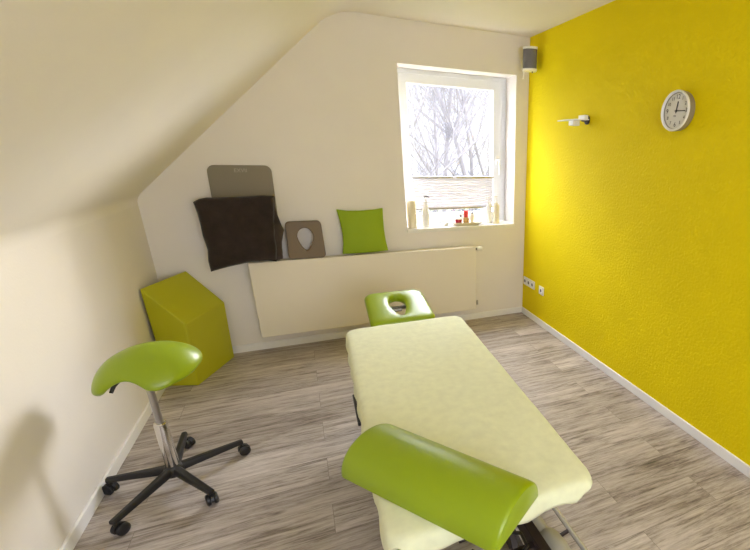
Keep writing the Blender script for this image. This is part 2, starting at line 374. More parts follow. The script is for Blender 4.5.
# ------------------------------------------------------------------ cushions and pads on the radiator
def lerp(a, b, t): return tuple(a[i]*(1-t)+b[i]*t for i in range(len(a)))
def along(poly, t):
    L = [0]
    for a, b in zip(poly, poly[1:]): L.append(L[-1]+math.dist(a, b))
    s = t*L[-1]
    for i in range(len(poly)-1):
        if s <= L[i+1]+1e-9: return lerp(poly[i], poly[i+1], (s-L[i])/(L[i+1]-L[i]))
    return poly[-1]
def coons(T, R_, B, L_, u, v):
    # T left>right, B left>right, L bottom>top, R bottom>top
    t, b, l, r = along(T,u), along(B,u), along(L_,v), along(R_,v)
    return tuple((1-v)*b[i]+v*t[i]+(1-u)*l[i]+u*r[i]-((1-u)*(1-v)*B[0][i]+u*(1-v)*B[-1][i]+(1-u)*v*T[0][i]+u*v*T[-1][i]) for i in range(2))
def cushion(bm, T, R_, B, L_, fn, thick, pw=.45, edge=.0, n=28, wob=.0, seed=0):
    # fn(x, z) -> base point (centre plane), and normal axis is -y
    grid = {}
    for s in (1, -1):
        for i in range(n+1):
            for j in range(n+1):
                u, v = i/n, j/n
                if s == -1 and (i in (0, n) or j in (0, n)): grid[s,i,j] = grid[1,i,j]; continue
                p = coons(T, R_, B, L_, u, v)
                bulge = (max(0., 16*u*(1-u)*v*(1-v)))**pw*thick/2+edge*(1 if 0 < u < 1 and 0 < v < 1 else 0)
                wv = wob*noise.noise(Vector((p[0]*9, p[1]*9, seed+s)))*(1 if 0 < u < 1 and 0 < v < 1 else 0)
                c = fn(p[0], p[1]); grid[s,i,j] = bm.verts.new((c[0], c[1]-s*bulge-wv, c[2]))
    for s in (1, -1):
        for i in range(n):
            for j in range(n):
                bm.faces.new((grid[s,i,j], grid[s,i+1,j], grid[s,i+1,j+1], grid[s,i,j+1]))
# green square pillow leaning on the wall
zt = RZ1
bm = nb()
lean = lambda x, z: (x+.012, -.083+(z-zt)*.13, z)
T = [(-1.722,1.122),(-1.64,1.108),(-1.53,1.105),(-1.43,1.110),(-1.352,1.122)]
B = [(-1.716,.759),(-1.62,.757),(-1.53,.756),(-1.43,.757),(-1.340,.764)]
L_ = [(-1.716,.759),(-1.700,.85),(-1.698,.94),(-1.706,1.03),(-1.722,1.122)]
R_ = [(-1.340,.764),(-1.353,.85),(-1.358,.94),(-1.357,1.03),(-1.352,1.122)]
cushion(bm, T, R_, B, L_, lean, .085, .5)
bmesh.ops.remove_doubles(bm, verts=bm.verts, dist=1e-5)
tag(obj('throw_pillow', bm, M['pillow'], sub=1, angle=80), 'green square pillow standing on the radiator below the window', 'pillow')
# taupe foam block with an egg-shaped hole
def plate_hole(bm, outer, inner, f0, f1):
    # outer/inner: matched (u, v) loops, f0/f1 map (u, v) to front and back points
    n = len(outer)
    V = [[bm.verts.new(f(*p)) for p in loop] for f in (f0, f1) for loop in (outer, inner)]
    oF, iF, oB, iB = V
    for k in range(n):
        j = (k+1) % n
        bm.faces.new((oF[k], oF[j], iF[j], iF[k])); bm.faces.new((oB[k], iB[k], iB[j], oB[j]))
        bm.faces.new((oF[k], oB[k], oB[j], oF[j])); bm.faces.new((iF[k], iF[j], iB[j], iB[k]))
def ray_rrect(a, w, h, r):
    # point of rounded rectangle in direction a
    c, s = math.cos(a), math.sin(a); lo, hi = 0, w+h
    for _ in range(40):
        m_ = (lo+hi)/2; x, y = abs(c*m_), abs(s*m_)
        qx, qy = max(x-w/2+r, 0), max(y-h/2+r, 0)
        inside = x <= w/2 and y <= h/2 and (qx*qx+qy*qy <= r*r)
        if inside: lo = m_
        else: hi = m_
    return c*lo, s*lo
def egg(a, rx, ryt, ryb, narrow):
    c, s = math.cos(a), math.sin(a); y = (ryt if s > 0 else ryb)*s
    return rx*c*(1-narrow*max(0, -s)**1.2), y
NA = 96
angs = [2*PI*k/NA for k in range(NA)]
fw, fh = .262, .283
outer = [ray_rrect(a, fw, fh, .03) for a in angs]
outer = [(x*(1+.045*(-y/(fh/2))*.6), y) for x, y in outer]
inner = [(egg(a, .056, .066, .105, .28)[0]+.003-.10*min(0,0), egg(a, .056, .066, .105, .28)[1]+.026) for a in angs]
fc = (-1.958, zt+fh/2+.001)
def ff(d):
    return lambda u, v: (fc[0]+u, -.090+(v+fh/2)*.15-d, fc[1]+v)
bm = nb(); plate_hole(bm, outer, inner, ff(.024), ff(-.024))
tag(obj('foam_block', bm, M['foam'], bevel=.009, seg=4), 'taupe foam block with an egg-shaped hole standing on the radiator', 'foam block')
# tall grey foam mat behind
t = thing('foam_mat', 'grey rounded foam mat standing behind the dark brown cushion', 'foam mat', (-2.325, -.03, zt))
bm = nb(); pw_, ph_ = .402, .69
prism(bm, [(-2.318+x*(1+.0*y), -.040+(y+ph_/2)*.030, zt+ph_/2+.002+y) for x, y in rrect(pw_, ph_, .045, 8)], (0,.018,0))
for v in bm.verts: v.co.x += (1.45-v.co.z)*-.02
mo = obj('mat_body', bm, M['pad'], t, bevel=.005)
def text(name, s, size, m, parent, Tm, extr=.0006, align='CENTER'):
    cu = bpy.data.curves.new(name, 'FONT'); cu.body = s; cu.size = size; cu.extrude = extr; cu.align_x = align; cu.align_y = 'CENTER'
    tmp = bpy.data.objects.new(name, cu); C.objects.link(tmp)
    dg = bpy.context.evaluated_depsgraph_get(); me = bpy.data.meshes.new_from_object(tmp.evaluated_get(dg))
    bpy.data.objects.remove(tmp)
    bm_ = bmesh.new(); bm_.from_mesh(me); bm_.transform(Tm)
    return obj(name, bm_, m, parent, smooth=False)
text('printed_logo', 'EXVII', .036, M['logo'], t, Matrix.Translation((-2.315, -.0215, 1.408)) @ Matrix.Rotation(PI/2-.03,4,'X'))
# dark plush cushion leaning in front of it, hanging over the radiator's end
t = thing('plush_cushion', 'dark brown plush cushion leaning over the left end of the radiator', 'cushion', (-2.36, -.13, .73))
bm = nb()
fl = lambda x, z: (x, -.162-(1.24-z)*.02, z)
T = [(-2.615,1.210),(-2.580,1.230),(-2.535,1.238),(-2.44,1.238),(-2.34,1.239),(-2.20,1.246),(-2.125,1.242)]
B = [(-2.600,.722),(-2.56,.732),(-2.49,.748),(-2.36,.770),(-2.24,.772),(-2.175,.762)]
L_ = [(-2.600,.722),(-2.603,.80),(-2.592,.88),(-2.602,.98),(-2.602,1.06),(-2.606,1.14),(-2.615,1.210)]
R_ = [(-2.175,.762),(-2.160,.86),(-2.158,.96),(-2.150,1.05),(-2.135,1.14),(-2.125,1.242)]
cushion(bm, T, R_, B, L_, fl, .050, .22, .006, n=34, wob=.018, seed=3)
obj('cushion_body', bm, M['plush'], t, angle=80)
bm = nb()
fl2 = lambda x, z: (x, -.140, z)
T = [(-2.20,1.236),(-2.16,1.240),(-2.117,1.236)]
B = [(-2.22,.768),(-2.17,.762),(-2.130,.775)]
L_ = [(-2.22,.768),(-2.22,.95),(-2.21,1.1),(-2.20,1.236)]
R_ = [(-2.130,.775),(-2.128,.83),(-2.120,.90),(-2.098,.975),(-2.090,.992),(-2.103,1.02),(-2.118,1.09),(-2.127,1.17),(-2.117,1.236)]
cushion(bm, T, R_, B, L_, fl2, .045, .3, .004, n=26, wob=.02, seed=9)
obj('side_flap', bm, M['plush2'], t, angle=80)

# ------------------------------------------------------------------ green wedge in the corner
A = Vector((-2.762, -.500, 0)); e = Vector((.178, .418, 0))
bm = nb(); prism(bm, [A, A+Vector((0.012,-.004,.462)), (-2.957,-.428,.708), (-2.945,-.430,.0)], e)
tag(obj('foam_wedge', bm, M['wedge'], bevel=.009, seg=4), 'large olive-green foam wedge with slanted top standing in the far left corner', 'foam wedge')

# ------------------------------------------------------------------ saddle stool
SX, SY = -2.692, -1.586
st = thing('saddle_stool', 'lime green saddle stool on black five-star wheeled base', 'stool', (SX, SY, 0))
bm = nb(); lathe(bm, (SX,SY,.060), [(.030,0),(.042,.004),(.044,.030),(.034,.052),(.030,.056)]); obj('base_hub', bm, M['black'], st)
ends = [(-2.953,-1.540), (-2.852,-1.862), (-2.514,-1.822), (-2.424,-1.462), (-2.706,-1.262)]
for k, (ex, ey) in enumerate(ends):
    d = Vector((ex-SX, ey-SY, 0)); Ln = d.length; d.normalize(); s_ = Vector((-d.y, d.x, 0))
    c0 = Vector((SX, SY, 0))
    bm = nb(); rings = []
    for q in range(9):
        f = q/8; r0 = .030+(Ln-.030+.012)*f; zc = .092-.012*f; hw = .020-.006*f; hh = .019-.008*f
        p = c0+d*r0+Vector((0,0,zc))
        rings.append([p+s_*a*hw+Vector((0,0,b*hh)) for a, b in ((-1,-1),(1,-1),(1,.3),(.6,1),(-.6,1),(-1,.3))])
    loft(bm, rings); leg = obj('leg', bm, M['black'], st, bevel=.003)
    cx, cy = c0.x+d.x*Ln, c0.y+d.y*Ln
    ang = [2.6, .9, 1.9, .3, -.6][k]; wd = Vector((math.cos(ang), math.sin(ang), 0)); ws = Vector((-wd.y, wd.x, 0))
    bm = nb()
    tube(bm, [(cx,cy,.074), (cx,cy,.052)], .008)
    # hood over the twin wheels
    cc = Vector((cx, cy, .0))+wd*.012
    pts = [cc+wd*(.029*math.cos(a))+Vector((0,0,.0275+.029*math.sin(a))) for a in [PI*j/14 for j in range(15)]]
    prism(bm, [p-ws*.006 for p in pts], ws*.012)
    cas = obj('caster', bm, M['black'], leg)
    for sg in (-1, 1):
        bm = nb(); lathe(bm, cc+Vector((0,0,.0275))+ws*sg*.007, [(.004,0),(.024,0),(.0272,.003),(.0272,.013),(.022,.017),(.010,.0175)], axis=ws*sg, n=24)
        obj('wheel', bm, M['black'], cas)
bm = nb(); lathe(bm, (SX,SY,.112), [(.028,0),(.028,.002),(.0285,.004),(.0270,.235),(.024,.245),(.015,.247)]); obj('column_sleeve', bm, M['chrome'], st)
bm = nb(); lathe(bm, (SX,SY,.350), [(.0175,0),(.0175,.016),(.0145,.0165),(.0145,.258)]); obj('gas_lift', bm, M['steel'], st)
# seat
nose = Vector((-.955,-.30,0)).normalized(); side = Vector((nose.y,-nose.x,0))   # side points away from the viewer? fixed below
if side.y > 0: side = -side                                                       # side points toward the viewer
def catmull(rows, n):
    out = []
    m_ = len(rows)
    for i in range(m_-1):
        p0, p1, p2, p3 = rows[max(i-1,0)], rows[i], rows[i+1], rows[min(i+2,m_-1)]
        for q in range(n):
            t = q/n
            out.append(tuple(.5*((2*p1[k])+(-p0[k]+p2[k])*t+(2*p0[k]-5*p1[k]+4*p2[k]-p3[k])*t*t+(-p0[k]+3*p1[k]-3*p2[k]+p3[k])*t**3) for k in range(len(p1))))
    out.append(rows[-1]); return out
# length, mid height, half width, side drop, thickness
seat_rows = [(-.216,.628,.016,.002,.014),(-.214,.632,.060,.006,.044),(-.203,.646,.112,.024,.072),(-.170,.670,.152,.056,.086),(-.120,.694,.173,.082,.092),(-.060,.708,.178,.100,.090),
    (-.005,.711,.168,.094,.080),(.040,.705,.138,.062,.062),(.075,.690,.115,.040,.056),(.105,.665,.095,.026,.052),(.128,.634,.078,.016,.048),(.143,.603,.058,.008,.042),(.150,.584,.030,.003,.030),(.153,.577,.006,.001,.008)]
rows_ = catmull(seat_rows, 4)
rings = []
for i, (l, z, w, dr, th_) in enumerate(rows_):
    a_, b_ = rows_[max(i-1,0)], rows_[min(i+1,len(rows_)-1)]
    T_ = (nose*(b_[0]-a_[0])+Vector((0,0,b_[1]-a_[1]))).normalized(); N_ = side.cross(T_).normalized()
    if N_.z < 0: N_ = -N_
    ring_ = []
    for k in range(48):
        ph = 2*PI*k/48; x = w*math.cos(ph); sn = math.sin(ph)
        y_ = th_/2*math.copysign(abs(sn)**.8, sn)-dr*abs(x/w)**2.1
        ring_.append(Vector((SX,SY,.0))+nose*(l+.018)+Vector((0,0,z+.006))+side*(x+.03)+N_*y_)
    rings.append(ring_)
bm = nb(); loft(bm, rings)
obj('seat', bm, M['vinyl'], st, angle=85)
bm = nb(); bx(bm, SX-.055, SX+.055, SY-.05, SY+.05, .664, .680); lathe(bm, (SX,SY,.585), [(.022,0),(.024,.03),(.026,.06),(.04,.085)]); obj('seat_mount', bm, M['black'], st, bevel=.006)
bm = nb()
p0 = Vector((SX,SY,.635)); tube(bm, [p0+nose*.03+side*.01, p0+nose*.075+side*.035, p0+nose*.11+side*.055+Vector((0,0,-.02)), p0+nose*.125+side*.065+Vector((0,0,-.045))], [.006,.006,.009,.007], 10)
obj('tilt_lever', bm, M['black'], st)

# ------------------------------------------------------------------ treatment table
TZ = .6
cor = [Vector((-1.878,-2.966,0)), Vector((-1.210,-2.975,0)), Vector((-1.130,-1.356,0)), Vector((-1.824,-1.352,0))]  # near-left, near-right, far-right, far-left
tc_ = sum(cor, Vector())/4
def tpt(u, v, z):   # u 0..1 left>right, v 0..1 near>far
    p = cor[0]*(1-u)*(1-v)+cor[1]*u*(1-v)+cor[2]*u*v+cor[3]*(1-u)*v; return Vector((p.x, p.y, z))
def table_ring(inset, z, rad, n=10, extra=None):
    w, l = .67, 1.59
    o = []
    for k, (x, y) in enumerate(rrect(w-2*inset, l-2*inset, max(rad-inset, .004), n)):
        o.append(tpt(.5+x/w, .5+y/l, z))
    return o
tb = thing('massage_table', 'electric treatment table with green headrest under a pale lime sheet', 'massage table', (tc_.x, tc_.y, 0))
bm = nb(); loft(bm, [table_ring(.014,.535,.06), table_ring(.010,.545,.06), table_ring(.010,.575,.06), table_ring(.018,.590,.06), table_ring(.03,.593,.06)]); obj('upholstery', bm, M['vinyl'], tb)
def bar(bm, a, b, w, h):
    a, b = Vector(a), Vector(b); d = (b-a).normalized(); u = d.cross(Vector((0,0,1)))
    if u.length < 1e-3: u = Vector((1,0,0))
    u.normalize(); v = u.cross(d)
    loft(bm, [[p+u*x*w/2+v*y*h/2 for x, y in ((-1,-1),(1,-1),(1,1),(-1,1))] for p in (a, b)])
bm = nb()
TP = lambda u, v, z: tpt(u, v, z)
for u in (.12, .88): bar(bm, TP(u,.04,.512), TP(u,.96,.512), .03, .04)
for v in (.045, .35, .65, .955): bar(bm, TP(.12,v,.512), TP(.88,v,.512), .03, .038)
obj('top_frame', bm, M['darkmetal'], tb, bevel=.002)
bm = nb()
for u in (.22, .78): bar(bm, TP(u,.10,.055), TP(u,.92,.055), .05, .04)
for v in (.10, .92): bar(bm, TP(.08,v,.055), TP(.92,v,.055), .05, .04)
obj('base_frame', bm, M['darkmetal'], tb, bevel=.003)
for u, v in ((.08,.10),(.92,.10),(.08,.92),(.92,.92)):
    p = TP(u,v,0); bm = nb(); lathe(bm, p, [(.022,0),(.024,.004),(.022,.026),(.010,.030),(.010,.036)]); obj('foot', bm, M['black'], tb)
for u in (.26, .74):
    for v0, v1 in ((.16,.40),(.58,.82)):
        bm = nb(); bar(bm, TP(u,v0,.085), TP(u,v1,.485), .028, .05); obj('lift_arm', bm, M['darkmetal'], tb, bevel=.003)
bm = nb()
for v, z in ((.16,.095),(.40,.48),(.58,.095),(.82,.48),(.28,.285),(.70,.285)):
    bm = nb(); tube(bm, [TP(.24,v,z), TP(.76,v,z)], .012); obj('cross_shaft', bm, M['steel'], tb)
# actuator running lengthwise with a rounded motor end
bm = nb()
tube(bm, [(-1.335,-2.35,.33), (-1.325,-2.55,.30), (-1.315,-2.70,.27), (-1.305,-2.84,.25)], .028, 20)
tube(bm, [(-1.305,-2.815,.25), (-1.303,-2.825,.25), (-1.300,-2.85,.248), (-1.297,-2.89,.245), (-1.294,-2.93,.243), (-1.293,-2.955,.242), (-1.292,-2.962,.242)], [.028,.038,.045,.048,.045,.030,.008], 24)
obj('lift_motor', bm, M['motor'], tb)
bm = nb(); bar(bm, (-1.395,-2.45,.335), (-1.368,-2.96,.30), .035, .06); bar(bm, (-1.372,-2.89,.30), (-1.62,-2.90,.30), .03, .03); bar(bm, (-1.385,-2.76,.31), (-1.62,-2.76,.31), .02, .02)
obj('motor_bracket', bm, M['darkmetal'], tb, bevel=.002)
bm = nb(); tube(bm, [(-1.60,-2.84,.33), (-1.54,-2.90,.32), (-1.46,-2.92,.325), (-1.42,-2.90,.33), (-1.42,-2.85,.34), (-1.48,-2.82,.34), (-1.56,-2.83,.33)], .007, 8)
obj('power_cable', bm, M['black'], tb)
# chrome foot rail all round
bm = nb()
rail = [(-1.118,-2.95,.1), (-1.118,-2.85,.1), (-1.118,-2.2,.1), (-1.118,-1.6,.1), (-1.135,-1.56,.1), (-1.18,-1.54,.1), (-1.72,-1.54,.1), (-1.765,-1.56,.1), (-1.78,-1.6,.1), (-1.80,-2.2,.1), (-1.82,-2.95,.1), (-1.80,-3.0,.1), (-1.76,-3.02,.1), (-1.18,-3.02,.1), (-1.135,-3.0,.1)]
tube(bm, rail+[rail[0]], .011, 12); obj('foot_rail', bm, M['rail'], tb)
bm = nb()
for y in (-1.85, -2.72):
    for xa, xb in ((-1.118,-1.26),(-1.80,-1.70)):
        bm = nb(); bar(bm, (xa,y,.1), (xb,y,.062), .012, .012); obj('rail_holder', bm, M['darkmetal'], tb)
bm = nb(); bar(bm, (-1.858,-1.99,.525), (-1.864,-2.24,.525), .012, .014); obj('side_latch', bm, M['black'], tb, bevel=.004)
# head rest, tilted up, with an egg-shaped breathing hole
hr_c = Vector((-1.480,-1.180,.655)); tilt = math.radians(13)
hx = Vector((1,-.01,0)).normalized(); hy = Vector((0,math.cos(tilt),math.sin(tilt))); hn = hx.cross(hy).normalized()
hw_, hl_ = .385, .375
bm = nb()
NR = 7
outer_f = [ray_rrect(a, hw_, hl_, .05) for a in angs]
outer_f = [(x*(1+.03*(-y/(hl_/2))), y) for x, y in outer_f]
inner_f = [(egg(a, .052, .080, .150, .40)[0], egg(a, .052, .080, .150, .40)[1]+.034) for a in angs]
def headrest_rings():
    rings = []
    # from inner hole bottom, up its wall, across the padded top, and round the outside to the bottom
    def mix(t): return [lerp(i_, o_, t) for i_, o_ in zip(inner_f, outer_f)]
    seq = [(.03,-.048),(0,-.030),(0,-.014),(.05,-.005),(.14,0),(.30,.002),(.50,.002),(.70,.001),(.84,-.003),(.93,-.008),(.98,-.016),(1,-.026),(1,-.040),(.97,-.048)]
    for t_, h_ in seq:
        rings.append([hr_c+hx*p[0]+hy*p[1]+hn*(h_-.02*(p[0]/.19)**2*0) for p in mix(t_)])
    return rings
R0 = loft(bm, headrest_rings(), cap=False)
n = len(R0[0])
for k in range(n):
    j = (k+1) % n; bm.faces.new((R0[-1][k], R0[-1][j], R0[0][j], R0[0][k]))
hro = obj('headrest', bm, M['vinyl'], tb, angle=80)
bm = nb()
fb = hr_c-hn*.062
bar(bm, fb-hx*.15-hy*.10, fb+hx*.15-hy*.10, .03, .012)
for s_ in (-.10, .10): bar(bm, fb+hx*s_-hy*.16, fb+hx*s_+hy*.12, .02, .018)
bar(bm, fb+hx*-.12+hy*.06, fb+hx*.12+hy*.06, .02, .02)
tube(bm, [fb+hx*s_+hy*.05-hn*.01 for s_ in (-.03,-.01,.01,.03)], .012, 10)
obj('headrest_bracket', bm, M['steel'], hro)
bm = nb()
bm.free()
for s_ in (-.10, .10):
    bm = nb(); tube(bm, [fb+hx*s_-hy*.15, Vector((hr_c.x+s_, -1.40, .515)), Vector((hr_c.x+s_, -1.50, .515))], .010)
    obj('headrest_support', bm, M['steel'], tb)

# fitted towelling sheet
def sheet():
    bm = nb(); rings = []
    def outline(inset, z, hang=0.):
        w, l = .67, 1.59; o = []
        pts = rrect(w-2*inset, l-2*inset, max(.060-inset*.6, .004), 14)
        # densify the long sides
        dense = []
        for a, b in zip(pts, pts[1:]+pts[:1]):
            d = math.dist(a, b); m_ = max(1, int(round(d/.022))) if d > .05 else 1
            for q in range(m_): dense.append(lerp(a, b, q/m_))
        return dense, w, l
    base, w, l = outline(0, 0)
    nbp = len(base)
    def ringat(inset, z, hang=0.):
        o = []
        for k in range(nbp):
            x, y = base[k]
            sx = 1-2*inset/w; sy = 1-2*inset/l
            p = tpt(.5+x*sx/w, .5+y*sy/l, z)
            if hang:
                s = k/nbp
                cornerness = max(0, 1-math.hypot(abs(x)-w/2+.015, abs(y)-l/2+.015)/.075)
                wv = .012*math.sin(s*2*PI*17+1.3)+.009*noise.noise(Vector((p.x*16, p.y*16, 2)))
                near = max(0, min(1, (-2.9-p.y)/.06))
                p.z += hang*(wv*.5 + .006*near + cornerness*(.035*near)+ near*.006*math.sin((p.x+1.285)*42-PI/2))
                out = Vector((p.x-tc_.x, (p.y-tc_.y)*.42, 0)); out.normalize()
                p += out*hang*(.004*math.sin(s*2*PI*31)+.004)
            else:
                p.z += .0022*noise.noise(Vector((p.x*7, p.y*7, .3)))+.0012*noise.noise(Vector((p.x*19, p.y*19, 4)))
            o.append(p)
        return o
    for i_, z_, h_ in ((.26,.603,0),(.20,.603,0),(.14,.603,0),(.09,.603,0),(.055,.603,0),(.03,.602,0),(.016,.6,0),(.006,.594,0),(.001,.584,0),(0,.572,.3),(-.001,.558,.6),(-.001,.545,1),(.002,.530,1.25)):
        rings.append(ringat(i_, z_, h_))
    R_ = loft(bm, rings, cap=False)
    bmesh.ops.contextual_create(bm, geom=R_[0])
    return bm
so = obj('table_sheet', sheet(), M['sheet'], angle=80)
m_ = so.modifiers.new('thick', 'SOLIDIFY'); m_.thickness = .003; m_.offset = 1
tag(so, 'pale lime towelling sheet fitted over the treatment table', 'sheet')

# half-round bolster lying across the near end
b0 = Vector((-1.968,-2.633,TZ+.0085)); bth = -.955; L = .590; rr = .126; hh = .103
ba = Vector((math.cos(bth), math.sin(bth), 0)); bb = Vector((-ba.y, ba.x, 0))
bprof = [(rr-rr*math.cos(t_), hh*math.sin(t_)**.9) for t_ in [PI*k/40 for k in range(41)]]
bm = nb()
rings = []
for q, sc in ((0,.90),(.004,.955),(.010,.985),(.020,1),(.5*L,1),(L-.020,1),(L-.010,.985),(L-.004,.955),(L,.90)):
    rings.append([b0+ba*q+bb*(rr+(x-rr)*sc)+Vector((0,0,(z-hh*.45)*sc+hh*.45)) for x, z in bprof])
loft(bm, rings)
lo = min(v.co.z for v in bm.verts)
tag(obj('half_round_bolster', bm, M['vinyl'], bevel=.006, seg=3, angle=50), 'shiny lime green half-round bolster lying diagonally on the treatment table', 'bolster')

# ------------------------------------------------------------------ clock
cy_, cz_, cr = -1.880, 1.820, .103
ck = thing('wall_clock', 'round silver-rimmed clock on the yellow wall', 'clock', (0, cy_, cz_-cr))
CX = Vector((-1,0,0))
bm = nb(); lathe(bm, (-.001,cy_,cz_), [(cr*.93,0),(cr*.97,.004),(cr*1.0,.030),(cr,.044),(cr*.9,.0442),(cr*.87,.030),(cr*.0,.030)], axis=CX, n=64)
obj('clock_body', bm, M['rim'], ck, angle=35)
bm = nb(); lathe(bm, (-.0451,cy_,cz_), [(cr*.885,0),(cr*1.005,0),(cr*1.01,.005),(cr*.985,.011),(cr*.93,.0115),(cr*.885,.004),(cr*.885,0)], axis=CX, n=64, cap=False)
obj('rim', bm, M['white'], ck, angle=35)
bm = nb(); lathe(bm, (-.0312,cy_,cz_), [(cr*.868,0),(cr*.868,.007)], axis=CX, n=48); obj('dial', bm, M['face'], ck)
DX = -.0388
def dial_T(r, a, roll=0):   # a clockwise from 12 as seen from the room; viewer's right is -y
    p = Vector((DX, cy_-math.sin(a)*r, cz_+math.cos(a)*r))
    return Matrix.Translation(p) @ Matrix(((0,0,-1,0),(-1,0,0,0),(0,1,0,0),(0,0,0,1)))
for h_ in range(1, 13):
    text('numeral', str(h_), .024 if h_ % 3 else .032, M['ink'], ck, dial_T(cr*.68, h_*PI/6), .0004)
text('dial_logo', 'TFA', .012, M['ink'], ck, dial_T(cr*.27, PI+.35), .0003)
for nm, a, Ln, wd in (('hour_hand', .14, cr*.46, .007), ('minute_hand', PI/2+.03, cr*.66, .005)):
    bm = nb(); d = Vector((0,-math.sin(a),math.cos(a))); c0 = Vector((DX-.0022,cy_,cz_)); bar(bm, c0-d*.012, c0+d*Ln, .0012, wd)
    obj(nm, bm, M['ink'], ck, smooth=False)
bm = nb(); lathe(bm, (DX-.0005,cy_,cz_), [(.006,0),(.006,.004),(.003,.005)], axis=CX, n=16); obj('hub', bm, M['ink'], ck)

# ------------------------------------------------------------------ wall lamp (unlit)
wl = thing('wall_lamp', 'small white angular lamp on the yellow wall left of the clock', 'lamp', (0,-.96,1.80))
bm = nb(); lathe(bm, (-.0005,-.965,1.812), [(.030,0),(.030,.010),(.026,.014)], axis=CX, n=28); bx(bm, -.05, -.012, -.975, -.955, 1.800, 1.812); obj('wall_mount', bm, M['darkmetal'], wl)
bm = nb(); bx(bm, -.060, -.030, -1.015, -.93, 1.815, 1.842); obj('upper_housing', bm, M['white'], wl, bevel=.003)
bm = nb(); bx(bm, -.118, -.060, -.955, -.895, 1.772, 1.806); obj('lower_housing', bm, M['white'], wl, bevel=.003)
bm = nb(); prism(bm, [(-.10,-.70,1.808), (-.035,-.93,1.808), (-.030,-1.03,1.808), (-.105,-1.0,1.808), (-.13,-.88,1.808)], (0,0,.007)); obj('glass_blade', bm, M['white'], wl, bevel=.002)

# ------------------------------------------------------------------ speaker in the corner
sp = thing('wall_speaker', 'small grey and white speaker mounted high in the corner by the window', 'speaker', (-.085, -.16, 2.17))
sT = Matrix.Translation((-.084,-.17,0)) @ Matrix.Rotation(-.42,4,'Z')
def shp(pts, z0, z1, bm): prism(bm, [sT @ Vector((x,y,z0)) for x, y in pts], (0,0,z1-z0))
plan = [(-.055,.045),(.055,.045)]+[(.06*math.cos(a), -.03+.035*math.sin(a)) for a in [-PI*k/16 for k in range(17)]]
plan = [(-.052,.04),(.052,.04)]+[(.058*math.cos(a), -.02+.035*math.sin(a)) for a in [-PI*k/16 for k in range(17)]]
big = [(x*1.06, y*1.06) for x, y in plan]
bm = nb(); shp(plan, 2.232, 2.372, bm); obj('grille', bm, M['grey'], sp, angle=50)
bm = nb(); shp(big, 2.3725, 2.390, bm); obj('top_cap', bm, M['white'], sp, bevel=.003)
bm = nb(); shp(big, 2.214, 2.2315, bm); obj('bottom_cap', bm, M['white'], sp, bevel=.003)
bm = nb(); tube(bm, [sT @ Vector((0,.04,2.29)), sT @ Vector((0,.075,2.29)), Vector((-.06,-.045,2.29)), Vector((-.06,-.002,2.29))], .010, 10); bx(bm, -.085,-.035,-.012,-.0005,2.25,2.33); obj('wall_bracket', bm, M['white'], sp)
bm = nb(); tube(bm, [sT @ Vector((-.045,-.01,2.214)), sT @ Vector((-.045,-.01,2.19)), sT @ Vector((-.047,-.008,2.155))], [.007,.007,.009], 10); obj('cable_plug', bm, M['white'], sp)
bm = nb(); tube(bm, [sT @ Vector((.025,0,2.214)), sT @ Vector((.025,0,2.202))], .006, 8); obj('adjusting_knob', bm, M['grey'], sp)

# ------------------------------------------------------------------ sockets on the yellow wall
def socket(y0, y1, zc, n, label, dark):
    t = thing('power_socket', label, 'socket', (0, (y0+y1)/2, zc-.04))
    bm = nb(); bx(bm, -.010, -.0005, y0, y1, zc-.040, zc+.040); obj('cover_plate', bm, M['white'], t, bevel=.003)
    w = (y1-y0)/n
    for k in range(n):
        yc = y0+w*(k+.5)
        bm = nb(); lathe(bm, (-.0102,yc,zc), [(.026,0),(.026,.004),(.0215,.0045),(.020,.001)], axis=CX, n=28); ins = obj('socket_insert', bm, M['white'], t)
        bm = nb(); lathe(bm, (-.0125,yc,zc), [(.016,0),(.016,.0006)], axis=CX, n=24)
        obj('socket_recess', bm, M['steel'] if dark else M['grey'], ins)
socket(-.262, -.028, .358, 3, 'triple white power socket on the yellow wall nearest the corner', False)
socket(-.445, -.358, .351, 1, 'single white power socket on the yellow wall right of the triple one', False)

# ------------------------------------------------------------------ outdoors
bm = nb(); bx(bm, -25, 40, 2.0, 60, -2.85, -2.6); struct('ground', bm, M['grass'], smooth=False)
def tree(x, y, h, lean, seed, label, grp, r0=.10, m='bark', nb_=16, depth=3):
    rnd = random.Random(seed); bm = nb()
    def branch(p, d, ln, r, lv):
        n_ = 6; pts = [p]; dd = Vector(d)
        for _ in range(n_):
            dd = (dd+Vector((rnd.uniform(-.16,.16), rnd.uniform(-.16,.16), rnd.uniform(-.04,.12)))).normalized(); pts.append(pts[-1]+dd*ln/n_)
        tube(bm, pts, [r*(1-.7*i/n_) for i in range(n_+1)], 5 if lv else 8, cap=False)
        if lv < depth:
            for _ in range((nb_ if lv == 0 else 8)):
                f = rnd.uniform(.25 if lv == 0 else .2, 1); q = pts[min(n_, int(f*n_))]
                a = rnd.uniform(0, 2*PI); el = rnd.uniform(.25, .95)
                nd = Vector((math.cos(a)*math.cos(el), math.sin(a)*math.cos(el), math.sin(el)))
                branch(q, (nd+dd*.35).normalized(), ln*rnd.uniform(.34,.52), max(.0045, r*.27*(1-.4*f)), lv+1)
    branch(Vector((x,y,-2.65)), (lean,0,1), h, r0, 0)
    return tag(obj('bare_tree', bm, M[m]), label, 'tree', grp)
G = 'bare trees outside the window'
tree(1.1, 8.0, 8.5, .05, 1, 'bare pale tree outside, leftmost thick trunk in the window', G, .12)
tree(1.55, 8.8, 9, .08, 2, 'bare pale tree outside, slim trunk just right of the leftmost trunk', G, .10)
tree(3.0, 9.0, 9, -.02, 3, 'bare pale tree outside, forked trunk in the right half of the window', G, .12)
tree(4.0, 11.5, 8, -.05, 4, 'bare pale tree outside, farthest right behind the forked trunk', G, .09)
